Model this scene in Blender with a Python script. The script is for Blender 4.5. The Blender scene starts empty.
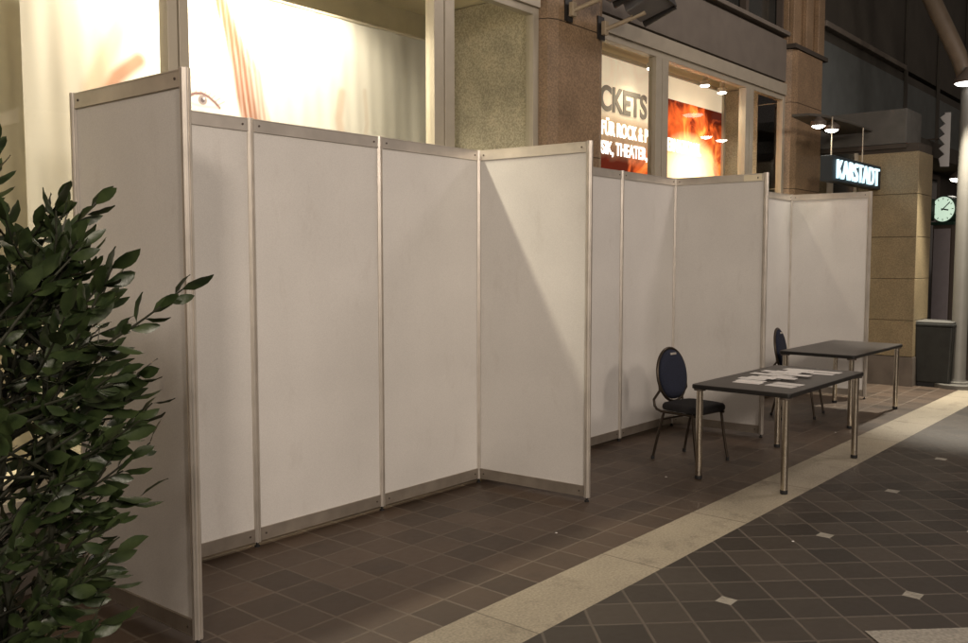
import bpy, bmesh, math, random
from mathutils import Vector, Matrix, Euler
R = math.radians
random.seed(7)
S = bpy.context.scene
# ------------------------------------------------------------------ camera
cd = bpy.data.cameras.new('camera'); cam = bpy.data.objects.new('camera', cd)
S.collection.objects.link(cam); S.camera = cam
pitch, yaw = 0.07109, 0.70939
fw = Vector((math.cos(yaw)*math.cos(pitch), math.sin(yaw)*math.cos(pitch), -math.sin(pitch)))
rt = Vector((math.sin(yaw), -math.cos(yaw), 0)); up = rt.cross(fw)
M = Matrix((rt, up, -fw)).transposed().to_4x4(); M.translation = (-1.998, -4.318, 1.686)
cam.matrix_world = M
cd.sensor_width = 36; cd.lens = 883.67/968*36; cd.clip_end = 500; cd.clip_start = .05
# ------------------------------------------------------------------ world: night sky
W = bpy.data.worlds.new('World'); S.world = W; W.use_nodes = True
nt = W.node_tree; bg = nt.nodes['Background']
sk = nt.nodes.new('ShaderNodeTexSky'); sk.sky_type = 'NISHITA'; sk.sun_disc = False
sk.sun_elevation = R(-4); sk.sun_rotation = R(200)
mx = nt.nodes.new('ShaderNodeMix'); mx.data_type = 'RGBA'; mx.inputs['Factor'].default_value = .9
mx.inputs['B'].default_value = (.62, .5, .42, 1)          # town glow held in the night sky
nt.links.new(sk.outputs[0], mx.inputs['A']); nt.links.new(mx.outputs['Result'], bg.inputs['Color'])
bg.inputs['Strength'].default_value = .26
S.view_settings.view_transform = 'Standard'; S.view_settings.look = 'None'
S.view_settings.exposure = -.19; S.view_settings.gamma = 1
# brightness of the lamps, seen and unseen (watts)
P_POSTER, P_TICKET, P_CANOPY, P_POLE = 118, 30, 15, 1300
P_STREET = [((-5.6, -7.6, 4.8), 1480, (1, .85, .72), (1.5, 0, 1.5)), ((-2.4, -9.4, 4.6), 1040, (1, .85, .72), (2.0, 0, 1.5)), ((2.2, -10.4, 4.6), 780, (1, .85, .73), (3.0, 0, 1.5)), ((7.5, -3.7, 6.4), 330, (1, .86, .80), (6.5, -.5, 1))]  # out of view; first three share one front light split for fainter shadows

# ------------------------------------------------------------------ materials
def mat(name, col, rough=.6, metal=0, var=0, vscale=8, bump=0, bscale=60, spec=.5, col2=None, detail=4, speck=None):
    m = bpy.data.materials.new(name); m.use_nodes = True; n = m.node_tree
    b = n.nodes['Principled BSDF']
    b.inputs['Base Color'].default_value = (*col, 1); b.inputs['Roughness'].default_value = rough
    b.inputs['Metallic'].default_value = metal; b.inputs['Specular IOR Level'].default_value = spec
    tc = n.nodes.new('ShaderNodeTexCoord')
    if var or col2:
        t = n.nodes.new('ShaderNodeTexNoise'); t.inputs['Scale'].default_value = vscale
        t.inputs['Detail'].default_value = detail; n.links.new(tc.outputs['Object'], t.inputs['Vector'])
        r = n.nodes.new('ShaderNodeValToRGB'); r.color_ramp.elements[0].position = .32; r.color_ramp.elements[1].position = .68
        c2 = col2 or tuple(min(1, c*(1+var)) for c in col); c1 = col if col2 else tuple(c*(1-var) for c in col)
        r.color_ramp.elements[0].color = (*c1, 1); r.color_ramp.elements[1].color = (*c2, 1)
        n.links.new(t.outputs['Fac'], r.inputs['Fac']); out = r.outputs['Color']
        if speck:
            t2 = n.nodes.new('ShaderNodeTexNoise'); t2.inputs['Scale'].default_value = speck[0]; t2.inputs['Detail'].default_value = 2
            n.links.new(tc.outputs['Object'], t2.inputs['Vector'])
            r2 = n.nodes.new('ShaderNodeValToRGB'); r2.color_ramp.elements[0].position = .4; r2.color_ramp.elements[1].position = .6
            lo, hi = speck[1], speck[2]
            r2.color_ramp.elements[0].color = (lo, lo, lo, 1); r2.color_ramp.elements[1].color = (hi, hi, hi, 1)
            n.links.new(t2.outputs['Fac'], r2.inputs['Fac'])
            mm = n.nodes.new('ShaderNodeMix'); mm.data_type = 'RGBA'; mm.blend_type = 'MULTIPLY'; mm.inputs['Factor'].default_value = 1
            n.links.new(out, mm.inputs['A']); n.links.new(r2.outputs['Color'], mm.inputs['B']); out = mm.outputs['Result']
        n.links.new(out, b.inputs['Base Color'])
    if bump:
        t = n.nodes.new('ShaderNodeTexNoise'); t.inputs['Scale'].default_value = bscale; t.inputs['Detail'].default_value = 6
        n.links.new(tc.outputs['Object'], t.inputs['Vector'])
        k = n.nodes.new('ShaderNodeBump'); k.inputs['Strength'].default_value = bump; k.inputs['Distance'].default_value = .01
        n.links.new(t.outputs['Fac'], k.inputs['Height']); n.links.new(k.outputs['Normal'], b.inputs['Normal'])
        rr = n.nodes.new('ShaderNodeMapRange'); rr.inputs['To Min'].default_value = max(0, rough-.08); rr.inputs['To Max'].default_value = min(1, rough+.08)
        n.links.new(t.outputs['Fac'], rr.inputs['Value']); n.links.new(rr.outputs['Result'], b.inputs['Roughness'])
    return m
def glow(name, col, strength):
    m = bpy.data.materials.new(name); m.use_nodes = True; b = m.node_tree.nodes['Principled BSDF']
    b.inputs['Base Color'].default_value = (*col, 1); b.inputs['Emission Color'].default_value = (*col, 1)
    b.inputs['Emission Strength'].default_value = strength
    return m
def glass_mat(name, tint=(.93, .95, .92)):
    m = bpy.data.materials.new(name); m.use_nodes = True; n = m.node_tree
    n.nodes.remove(n.nodes['Principled BSDF']); o = n.nodes['Material Output']
    t = n.nodes.new('ShaderNodeBsdfTransparent'); t.inputs['Color'].default_value = (*tint, 1)
    g = n.nodes.new('ShaderNodeBsdfGlossy'); g.inputs['Roughness'].default_value = .03
    f = n.nodes.new('ShaderNodeFresnel'); f.inputs['IOR'].default_value = 1.5
    x = n.nodes.new('ShaderNodeMixShader'); n.links.new(f.outputs[0], x.inputs[0])
    n.links.new(t.outputs[0], x.inputs[1]); n.links.new(g.outputs[0], x.inputs[2]); n.links.new(x.outputs[0], o.inputs['Surface'])
    return m
MT = dict(
 panel=mat('white_laminate', (.68, .662, .625), .5, var=.05, vscale=1.7, bump=.06, bscale=260, detail=9, speck=(210, .955, 1.03)),
 alu=mat('aluminium', (.60, .56, .50), .40, .62, var=.10, vscale=6, bump=.02),
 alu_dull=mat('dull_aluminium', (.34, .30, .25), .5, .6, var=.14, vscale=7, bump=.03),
 stone=mat('brown_granite', (.245, .165, .095), .5, var=.16, vscale=3, bump=.10, bscale=60, speck=(70, .78, 1.15)),
 stone_y=mat('yellow_lit_granite', (.235, .185, .105), .55, var=.12, vscale=3, bump=.12, bscale=50, speck=(90, .8, 1.12)),  # same granite as the piers, yellow light put into its colour
 stone_in=mat('speckled_stone', (.50, .46, .36), .6, var=.15, vscale=4, bump=.15, bscale=40, speck=(75, .74, 1.14)),
 stone_base=mat('grey_plinth', (.13, .11, .09), .6, var=.2, vscale=5, bump=.1),
 joint=mat('dark_joint', (.05, .04, .03), .9),
 plaster=mat('grey_plaster', (.15, .13, .108), .8, var=.08, vscale=5, bump=.08, bscale=80),
 plaster_blue=mat('blue_grey_panel', (.115, .130, .127), .7, var=.1, vscale=4, bump=.05),
 wing_band=mat('grey_brown_band', (.085, .082, .072), .8, var=.12, bump=.05),
 frame=mat('window_frame_paint', (.42, .38, .30), .45, .2, var=.05, bump=.02),
 frame_dark=mat('dark_window_frame', (.10, .08, .065), .5, .3, bump=.02),
 ceil=mat('ceiling_paint', (.74, .67, .50), .8, var=.03),
 inwall=mat('shop_wall_paint', (.66, .60, .45), .8, var=.05),
 glass=glass_mat('clear_glass'),
 glass_dark=mat('dark_glass', (.02, .022, .02), .12, 0, var=.3, vscale=2),
 dark_wall=mat('dark_render', (.064, .058, .047), .8, var=.15, vscale=2, bump=.1),
 black_top=mat('dark_tabletop', (.028, .022, .019), .38, var=.2, vscale=10, bump=.02, bscale=200),
 black_edge=mat('black_edging', (.012, .011, .010), .45, bump=.02),
 chrome=mat('brushed_steel_leg', (.62, .56, .46), .22, 1, var=.05),
 rubber=mat('black_rubber', (.012, .012, .012), .7),
 blackmetal=mat('chair_tube', (.075, .06, .045), .35, .8),
 navy=mat('navy_fabric', (.012, .016, .034), .9, var=.35, vscale=120, bump=.3, bscale=500),
 blackfab=mat('black_fabric', (.016, .015, .016), .9, var=.35, vscale=120, bump=.3, bscale=500),
 paper=mat('white_paper', (.80, .78, .75), .7, var=.03, vscale=20),
 sticker=mat('cream_sticker', (.80, .72, .52), .6), ink=mat('sticker_ink', (.05, .05, .05), .8),
 leaf=mat('laurel_leaf', (.014, .026, .009), .36, col2=(.045, .066, .022), vscale=14, bump=.1),
 stem=mat('plant_stem', (.022, .024, .012), .7, var=.2), terracotta=mat('dark_planter', (.05, .045, .04), .6, var=.1, bump=.1),
 soil=mat('potting_soil', (.03, .02, .014), .95, var=.4, vscale=40, bump=.5),
 bin=mat('bin_paint', (.022, .024, .022), .5, var=.2, bump=.03), bin_top=mat('bin_lid_metal', (.16, .16, .15), .5, .6, bump=.03),
 pole=mat('pale_pole_paint', (.13, .125, .11), .45, var=.07, vscale=5, bump=.03),
 beam=mat('brown_beam_paint', (.15, .115, .08), .55, var=.1, bump=.04),
 flood_body=mat('flood_housing', (.13, .13, .135), .5, .3, bump=.03), flood_edge=mat('flood_trim', (.02, .018, .016), .5),
 bracket=mat('bracket_paint', (.40, .33, .23), .5, .2, bump=.02),
 lamp_on=glow('lamp_lens_lit', (1, .93, .80), 14), lamp_hot=glow('spot_lens_lit', (1, .94, .84), 40),
 lamp_canopy=glow('canopy_lens_lit', (1, .95, .86), 30), lamp_street=glow('street_lens_lit', (1, .95, .9), 5),
 letters=glow('letters_lit', (.60, .88, 1), 1.5), sign_box=mat('sign_box', (.012, .022, .03), .6),
 clock=glow('clock_dial_lit', (.66, .86, .68), .85), clock_ink=mat('clock_ink', (.02, .04, .03), .6), clock_case=mat('clock_case', (.02, .05, .035), .5),
 column=mat('info_column_panel', (.30, .27, .28), .6, var=.05), far_reflection=glow('reflection_glow', (1, .80, .50), .85),  # far strip glows in place of a reflection
 white_sign=mat('white_serrated_sign', (.6, .6, .6), .6),
)
def scuffs(m):
    n = m.node_tree; b = n.nodes['Principled BSDF']; src = b.inputs['Base Color'].links[0].from_socket
    tc = n.nodes.new('ShaderNodeTexCoord'); mp = n.nodes.new('ShaderNodeMapping'); mp.inputs['Scale'].default_value = (2.2, 2.2, .8); mp.inputs['Rotation'].default_value = (0, .35, 0)
    t = n.nodes.new('ShaderNodeTexNoise'); t.inputs['Scale'].default_value = 2.6; t.inputs['Detail'].default_value = 13; t.inputs['Roughness'].default_value = .72
    oi = n.nodes.new('ShaderNodeObjectInfo'); ad = n.nodes.new('ShaderNodeVectorMath'); sc = n.nodes.new('ShaderNodeVectorMath'); sc.operation = 'SCALE'
    sc.inputs[0].default_value = (9, 5, 7); n.links.new(oi.outputs['Random'], sc.inputs['Scale'])
    n.links.new(tc.outputs['Object'], mp.inputs['Vector']); n.links.new(mp.outputs[0], ad.inputs[0]); n.links.new(sc.outputs[0], ad.inputs[1]); n.links.new(ad.outputs[0], t.inputs['Vector'])
    r = n.nodes.new('ShaderNodeMapRange'); r.inputs['From Min'].default_value = .56; r.inputs['From Max'].default_value = .70; r.inputs['To Max'].default_value = .17
    n.links.new(t.outputs['Fac'], r.inputs['Value'])
    x = n.nodes.new('ShaderNodeMix'); x.data_type = 'RGBA'; x.inputs['B'].default_value = (.38, .33, .28, 1)
    n.links.new(r.outputs['Result'], x.inputs['Factor']); n.links.new(src, x.inputs['A']); n.links.new(x.outputs['Result'], b.inputs['Base Color'])
scuffs(MT['panel'])
# node maths for pavings
class NX:
    def __init__(s, tree): s.t = tree
    def m(s, op, a, b=None, c=None):
        n = s.t.nodes.new('ShaderNodeMath'); n.operation = op
        for i, v in enumerate((a, b, c)):
            if v is None: continue
            if isinstance(v, (int, float)): n.inputs[i].default_value = v
            else: s.t.links.new(v, n.inputs[i])
        return n.outputs[0]
    def mix(s, f, a, b):
        n = s.t.nodes.new('ShaderNodeMix'); n.data_type = 'RGBA'
        for k, v in (('Factor', f), ('A', a), ('B', b)):
            if isinstance(v, (tuple, int, float)): n.inputs[k].default_value = (*v, 1) if isinstance(v, tuple) else v
            else: s.t.links.new(v, n.inputs[k])
        return n.outputs['Result']
def paving(name, px, py, ox, oy, rot, c_lo, c_hi, grout, jw, inset=False, ns=22, tv=.68, nv=.35):
    m = bpy.data.materials.new(name); m.use_nodes = True; n = m.node_tree; b = n.nodes['Principled BSDF']; x = NX(n)
    tc = n.nodes.new('ShaderNodeTexCoord'); sp = n.nodes.new('ShaderNodeSeparateXYZ'); n.links.new(tc.outputs['Object'], sp.inputs[0])
    # slight waviness of hand laid joints
    wn = n.nodes.new('ShaderNodeTexNoise'); wn.inputs['Scale'].default_value = 3; n.links.new(tc.outputs['Object'], wn.inputs['Vector'])
    wv = x.m('MULTIPLY', x.m('SUBTRACT', wn.outputs['Fac'], .5), .012)
    X = x.m('ADD', x.m('SUBTRACT', sp.outputs[0], ox), wv); Y = x.m('SUBTRACT', x.m('SUBTRACT', sp.outputs[1], oy), wv)
    c, s_ = math.cos(rot), math.sin(rot)
    U = x.m('ADD', x.m('MULTIPLY', X, c), x.m('MULTIPLY', Y, s_)); V = x.m('SUBTRACT', x.m('MULTIPLY', Y, c), x.m('MULTIPLY', X, s_))
    u = x.m('DIVIDE', U, px); v = x.m('DIVIDE', V, py)
    fu = x.m('ABSOLUTE', x.m('SUBTRACT', x.m('FRACT', x.m('ADD', u, .5)), .5)); fv = x.m('ABSOLUTE', x.m('SUBTRACT', x.m('FRACT', x.m('ADD', v, .5)), .5))
    d = x.m('MINIMUM', x.m('MULTIPLY', fu, px), x.m('MULTIPLY', fv, py))
    j = n.nodes.new('ShaderNodeMapRange'); j.inputs['From Min'].default_value = jw*.5; j.inputs['From Max'].default_value = jw
    j.inputs['To Min'].default_value = 1; j.inputs['To Max'].default_value = 0; n.links.new(d, j.inputs['Value'])
    cb = n.nodes.new('ShaderNodeCombineXYZ'); n.links.new(x.m('FLOOR', u), cb.inputs[0]); n.links.new(x.m('FLOOR', v), cb.inputs[1])
    w = n.nodes.new('ShaderNodeTexWhiteNoise'); w.noise_dimensions = '3D'; n.links.new(cb.outputs[0], w.inputs['Vector'])
    nz = n.nodes.new('ShaderNodeTexNoise'); nz.inputs['Scale'].default_value = ns; nz.inputs['Detail'].default_value = 8; n.links.new(tc.outputs['Object'], nz.inputs['Vector'])
    big = n.nodes.new('ShaderNodeTexNoise'); big.inputs['Scale'].default_value = .9; big.inputs['Detail'].default_value = 5; n.links.new(tc.outputs['Object'], big.inputs['Vector'])
    f = x.m('ADD', x.m('MULTIPLY', w.outputs['Value'], tv), x.m('ADD', x.m('MULTIPLY', nz.outputs['Fac'], nv), x.m('MULTIPLY', x.m('SUBTRACT', big.outputs['Fac'], .5), .9)))
    tile = x.mix(f, c_lo, c_hi)
    jf = x.m('MULTIPLY', j.outputs['Result'], x.m('ADD', .35, x.m('MULTIPLY', big.outputs['Fac'], .9)))
    col = x.mix(x.m('MINIMUM', jf, 1), tile, grout)
    hgt = x.m('SUBTRACT', 1, j.outputs['Result'])
    if inset:
        P = px*4
        du = x.m('SUBTRACT', U, x.m('MULTIPLY', P, x.m('ROUND', x.m('DIVIDE', U, P)))); dv = x.m('SUBTRACT', V, x.m('MULTIPLY', P, x.m('ROUND', x.m('DIVIDE', V, P))))
        dx = x.m('ABSOLUTE', x.m('MULTIPLY', x.m('SUBTRACT', du, dv), .7071)); dy = x.m('ABSOLUTE', x.m('MULTIPLY', x.m('ADD', du, dv), .7071))
        ins = x.m('LESS_THAN', x.m('MAXIMUM', dx, dy), .042)
        sp2 = x.mix(nz.outputs['Fac'], (.18, .165, .13), (.46, .43, .37))
        col = x.mix(ins, col, sp2)
    st = n.nodes.new('ShaderNodeTexNoise'); st.inputs['Scale'].default_value = 4.5; st.inputs['Detail'].default_value = 12; st.inputs['Roughness'].default_value = .75
    n.links.new(tc.outputs['Object'], st.inputs['Vector'])
    sm_ = n.nodes.new('ShaderNodeMapRange'); sm_.inputs['From Min'].default_value = .53; sm_.inputs['From Max'].default_value = .66; sm_.inputs['To Max'].default_value = .38
    n.links.new(st.outputs['Fac'], sm_.inputs['Value']); col = x.mix(sm_.outputs['Result'], col, (.035, .027, .020))
    n.links.new(col, b.inputs['Base Color'])
    rg = n.nodes.new('ShaderNodeMapRange'); rg.inputs['To Min'].default_value = .42; rg.inputs['To Max'].default_value = .72
    n.links.new(x.m('ADD', x.m('MULTIPLY', nz.outputs['Fac'], .6), x.m('MULTIPLY', j.outputs['Result'], .4)), rg.inputs['Value']); n.links.new(rg.outputs['Result'], b.inputs['Roughness'])
    bp = n.nodes.new('ShaderNodeBump'); bp.inputs['Strength'].default_value = .35; bp.inputs['Distance'].default_value = .004
    n.links.new(x.m('ADD', hgt, x.m('MULTIPLY', nz.outputs['Fac'], .5)), bp.inputs['Height']); n.links.new(bp.outputs['Normal'], b.inputs['Normal'])
    return m
MT['pave_booth'] = paving('brown_square_paving', .243, .2375, .385, -1.62, 0, (.040, .027, .018), (.108, .074, .050), (.155, .125, .095), .0085)
MT['pave_diag'] = paving('brown_diagonal_paving', .2404, .2404, 2.015, -2.452, R(45), (.020, .0155, .0115), (.062, .049, .037), (.12, .10, .08), .0085, True)
MT['strip'] = paving('pale_granite_strip', 1.1, 5, 1.10, -4.2, 0, (.10, .088, .064), (.50, .44, .33), (.12, .10, .075), .006, ns=75, tv=.12, nv=1.05)
MT['slab'] = mat('pale_granite_slab', (.30, .28, .24), .7, var=.25, vscale=60, bump=.2)

# ------------------------------------------------------------------ mesh helpers
class MB:
    def __init__(s): s.b = bmesh.new()
    def box(s, x0, x1, y0, y1, z0, z1, rot=None):
        vs = [s.b.verts.new((x, y, z)) for x in (x0, x1) for y in (y0, y1) for z in (z0, z1)]
        if rot is not None:
            for v in vs: v.co = rot @ v.co
        for f in ((0,1,3,2),(4,6,7,5),(0,4,5,1),(2,3,7,6),(0,2,6,4),(1,5,7,3)): s.b.faces.new([vs[i] for i in f])
        return s
    def prism(s, pts, z0, z1, mtx=None):
        a = [s.b.verts.new((p[0], p[1], z0)) for p in pts]; c = [s.b.verts.new((p[0], p[1], z1)) for p in pts]
        if mtx is not None:
            for v in a+c: v.co = mtx @ v.co
        k = len(pts); s.b.faces.new(a[::-1]); s.b.faces.new(c)
        for i in range(k): s.b.faces.new((a[i], a[(i+1)%k], c[(i+1)%k], c[i]))
        return s
    def lathe(s, prof, seg=24, mtx=None):
        rings = []
        for r, z in prof:
            rings.append([s.b.verts.new((r*math.cos(2*math.pi*i/seg), r*math.sin(2*math.pi*i/seg), z)) for i in range(seg)])
        for a, c in zip(rings, rings[1:]):
            for i in range(seg): s.b.faces.new((a[i], a[(i+1)%seg], c[(i+1)%seg], c[i]))
        s.b.faces.new(rings[0][::-1]); s.b.faces.new(rings[-1])
        if mtx is not None:
            for r_ in rings:
                for v in r_: v.co = mtx @ v.co
        return s
    def tube(s, path, r, seg=10):
        path = [Vector(p) for p in path]; rings = []; rr = r if isinstance(r, (list, tuple)) else [r]*len(path)
        up0 = None
        for i, p in enumerate(path):
            t = (path[min(i+1, len(path)-1)]-path[max(i-1, 0)]).normalized()
            if up0 is None: up0 = Vector((0, 0, 1)) if abs(t.z) < .9 else Vector((1, 0, 0))
            a = t.cross(up0).normalized(); b2 = a.cross(t).normalized(); up0 = b2
            rings.append([s.b.verts.new(p+(a*math.cos(2*math.pi*k/seg)+b2*math.sin(2*math.pi*k/seg))*rr[i]) for k in range(seg)])
        for a, c in zip(rings, rings[1:]):
            for k in range(seg): s.b.faces.new((a[k], a[(k+1)%seg], c[(k+1)%seg], c[k]))
        s.b.faces.new(rings[0][::-1]); s.b.faces.new(rings[-1])
        return s
    def build(s, name, m, parent=None, loc=None, rot=None, bevel=0, smooth=False):
        bmesh.ops.recalc_face_normals(s.b, faces=s.b.faces)
        me = bpy.data.meshes.new(name); s.b.to_mesh(me); s.b.free(); me.materials.append(MT[m] if isinstance(m, str) else m)
        o = bpy.data.objects.new(name, me); S.collection.objects.link(o)
        if parent: o.parent = parent
        if loc: o.location = loc
        if rot: o.rotation_euler = rot
        if smooth: 
            for p in me.polygons: p.use_smooth = True
            try: me.set_sharp_from_angle(angle=R(40))
            except Exception: pass
        if bevel:
            k = o.modifiers.new('bevel', 'BEVEL'); k.width = bevel; k.segments = 2; k.limit_method = 'ANGLE'; k.angle_limit = R(40)
        return o
def tag(o, label, cat, group=None):
    o['label'] = label; o['category'] = cat
    if group: o['group'] = group
    return o
def thing(name, label, cat, loc=(0, 0, 0), rz=0, group=None):
    o = bpy.data.objects.new(name, None); S.collection.objects.link(o); o.empty_display_size = .1
    o.location = loc; o.rotation_euler = (0, 0, rz); return tag(o, label, cat, group)
def struct(o): o['kind'] = 'structure'; return o
def dup(root, loc=None, rz=None, label=None):
    r = root.copy(); S.collection.objects.link(r)
    if loc: r.location = loc
    if rz is not None: r.rotation_euler = (0, 0, rz)
    if label: r['label'] = label
    for ch in list(root.children):
        c = ch.copy(); S.collection.objects.link(c); c.parent = r
        for g in list(ch.children):
            d = g.copy(); S.collection.objects.link(d); d.parent = c
    return r
def lamp(name, kind, loc, power, col, size=.05, target=None, cone=None, parent=None, blend=.6):
    l = bpy.data.lights.new(name, kind); l.energy = power; l.color = col; l.shadow_soft_size = size
    if kind == 'SPOT': l.spot_size = cone; l.spot_blend = blend
    o = bpy.data.objects.new(name, l); S.collection.objects.link(o); o.location = loc
    if target is not None: o.rotation_euler = (Vector(target)-Vector(loc)).to_track_quat('-Z', 'Y').to_euler()
    if parent: o.parent = parent
    return o
def text_mesh(name, body, m, size, depth, parent, loc, rot, offset=0, xs=1, align='LEFT'):
    c = bpy.data.curves.new(name, 'FONT'); c.body = body; c.size = size; c.extrude = depth; c.offset = offset; c.align_x = align
    t = bpy.data.objects.new(name+'_tmp', c); S.collection.objects.link(t)
    dg = bpy.context.evaluated_depsgraph_get(); me = bpy.data.meshes.new_from_object(t.evaluated_get(dg))
    bpy.data.objects.remove(t)
    for v in me.vertices: v.co.x *= xs
    me.materials.clear(); me.materials.append(MT[m] if isinstance(m, str) else m); me.name = name
    o = bpy.data.objects.new(name, me); S.collection.objects.link(o); o.parent = parent; o.location = loc; o.rotation_euler = rot
    return o

# ------------------------------------------------------------------ ground
def sheet(name, pts, z, m):
    b = bmesh.new(); b.faces.new([b.verts.new((p[0], p[1], z)) for p in pts]); me = bpy.data.meshes.new(name); b.to_mesh(me); b.free()
    me.materials.append(MT[m]); o = bpy.data.objects.new(name, me); S.collection.objects.link(o)
    return struct(o)
sheet('ground', [(-60, -80), (120, -80), (120, 60), (-60, 60)], -.012, 'pave_diag')
sheet('pavement_diagonal', [(-30, -40), (60, -40), (60, -1.985), (-30, -1.985)], 0, 'pave_diag')
sheet('pavement_booths', [(-30, -1.605), (60, -1.605), (60, 2.4), (-30, 2.4)], 0, 'pave_booth')
sheet('pavement_strip', [(-30, -1.985), (60, -1.985), (60, -1.605), (-30, -1.605)], .0005, 'strip')
sheet('pavement_slab', [(2.08, -3.09), (.9, -4.27), (2.08, -5.45), (3.26, -4.27)], .004, 'slab')

# ------------------------------------------------------------------ exhibition partitions
MOD, H, T = .99, 2.48, .02
def post(parent, x, y, ang=0):
    r, g = .0215, .0055; pts = []
    for k in range(8):                                   # eight-sided profile with a slot in each face
        a = k*math.pi/4; n_ = Vector((math.cos(a), math.sin(a))); t_ = Vector((-n_.y, n_.x)); hw = r*math.tan(math.pi/8)
        for q, dd in ((-hw, 0), (-.0032, 0), (-.0032, -g), (.0032, -g), (.0032, 0)): 
            p = n_*(r+dd)+t_*q; pts.append((x+p.x, y+p.y))
    b = MB(); b.prism(pts, .03, H); b.build('post', 'alu', parent)
    MB().lathe([(.016, 0), (.016, .008), (.008, .01), (.008, .04)], 12, Matrix.Translation((x, y, 0))).build('foot', 'rubber', parent)
def panel(label, x0, y0, x1, y1, group, p0=False, p1=False):
    d = Vector((x1-x0, y1-y0)); L = d.length; a = math.atan2(d.y, d.x)
    t = thing('partition_panel', label, 'partition wall', (x0, y0, 0), a, group)
    MB().box(.018, L-.018, -.0025, .0025, .09, H-.06).build('infill', 'panel', t)
    for nm, z0, z1 in (('top_rail', H-.076, H-.004), ('bottom_rail', .035, .11)):
        b = MB().box(.02, L-.02, -.012, .012, z0, z1)
        lip = .006
        b.box(.021, L-.021, -.0145, -.0121, z0, z0+lip).box(.021, L-.021, -.0145, -.0121, z1-lip, z1)
        b.box(.021, L-.021, .0121, .0145, z0, z0+lip).box(.021, L-.021, .0121, .0145, z1-lip, z1)
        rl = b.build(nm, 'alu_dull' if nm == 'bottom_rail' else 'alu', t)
        for xx in (.055, L-.055):
            MB().lathe([(.006, -.0162), (.006, .0162)], 10, Matrix.Translation((xx, 0, (z0+z1)/2)) @ Matrix.Rotation(R(90), 4, 'X')).build('screw', 'frame_dark', rl)
    if p0: post(t, 0, 0)
    if p1: post(t, L, 0)
    return t
names = ['leftmost back panel of the nearest booth, half hidden by the side panel', 'middle back panel of the nearest booth, left of the inner upright', 'right back panel of the nearest booth, meeting the lit side panel',
 'back panel of the middle booth hidden behind the lit side panel', 'narrow looking back panel of middle booth just right of the lit side panel', 'back panel of middle booth in the corner behind the first chair',
 'back panel of the farthest booth hidden behind the stickered side panel', 'second back panel of the farthest booth, hidden by the stickered side panel', 'back panel of the farthest booth above the second chair']
for k in range(9):
    panel('white '+names[k], k*MOD, 0, (k+1)*MOD, 0, 'white panels of the booth back walls', True, k == 8)
RL = .924
G2 = 'side panels dividing the booths'
panel('large white side panel nearest the camera, behind the bushy plant', 0, 0, .037, -RL, G2, False, True)
panel('white side panel with a diagonal shadow edge, between first and middle booth', 3*MOD, 0, 3*MOD+.083, -RL, G2, False, True)
t = panel('white side panel with a cream sticker, behind the table with papers', 6*MOD, 0, 6*MOD+.034, -RL, G2, False, True)
st = MB().box(RL-.21, RL-.035, -.0185, -.0165, H-.07, H-.014).build('label_sticker', 'sticker', t)
MB().box(RL-.078, RL-.068, -.0195, -.0187, H-.053, H-.035).build('printed_mark', 'ink', st)
panel('white side panel of the farthest booth below the glowing blue sign', 9*MOD, 0, 9*MOD+.07, -RL, G2, False, True)

# ------------------------------------------------------------------ shop building (windows with poster and tickets board)
B = thing('shop_building', 'brown stone shop front with big lit display windows behind the booths', 'building', (0, .3, 0))
def part(name, mb, m, parent=None, **k):
    o = mb.build(name, m, parent or B, **k); 
    if (parent or B) is B: o.location = (0, -.3, 0)
    return o
def stone_pier(x0, x1, yf, yb, z0, z1, m, zs=.55, base=.39, ch=.14):
    def outline(e): 
        return [(x0+e, yb), (x0+e, yf+ch), (x0+ch*.3+e, yf+ch*.3+e), (x0+ch, yf+e), (x1-ch, yf+e), (x1-ch*.3-e, yf+ch*.3+e), (x1-e, yf+ch), (x1-e, yb)]
    b = MB(); j = MB(); z = z0; first = True
    while z < z1-.02:
        h = base if first and base else zs*2
        zt = min(z+h, z1); b.prism(outline(0), z+.004, zt-.004); first = False; z = zt
    j.prism(outline(.008), z0+.005, z1-.01)
    o = part('pier', b, m); j.build('joints', 'joint', o)
    return o
stone_pier(4.03, 4.94, .15, .62, 0, 4.36, 'stone')
stone_pier(9.27, 10.40, .15, .62, 0, 4.36, 'stone')
stone_pier(-2.1, -.62, .15, .62, 0, 4.36, 'stone')
# upper piers, fluted
for xa, xb in ((4.03, 4.94), (9.27, 10.40), (-2.1, -.62)):
    b = MB().box(xa+.03, xb-.03, .24, .6, 4.42, 9.5)
    w = (xb-xa-.06)/5
    for i in (0, 2, 4): b.box(xa+.03+i*w, xa+.03+(i+1)*w, .17, .2398, 4.42, 9.5)
    part('upper_pier', b, 'stone', bevel=.01)
    part('pier_cap', MB().box(xa-.01, xb+.01, .13, .61, 4.362, 4.418), 'joint')
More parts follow.
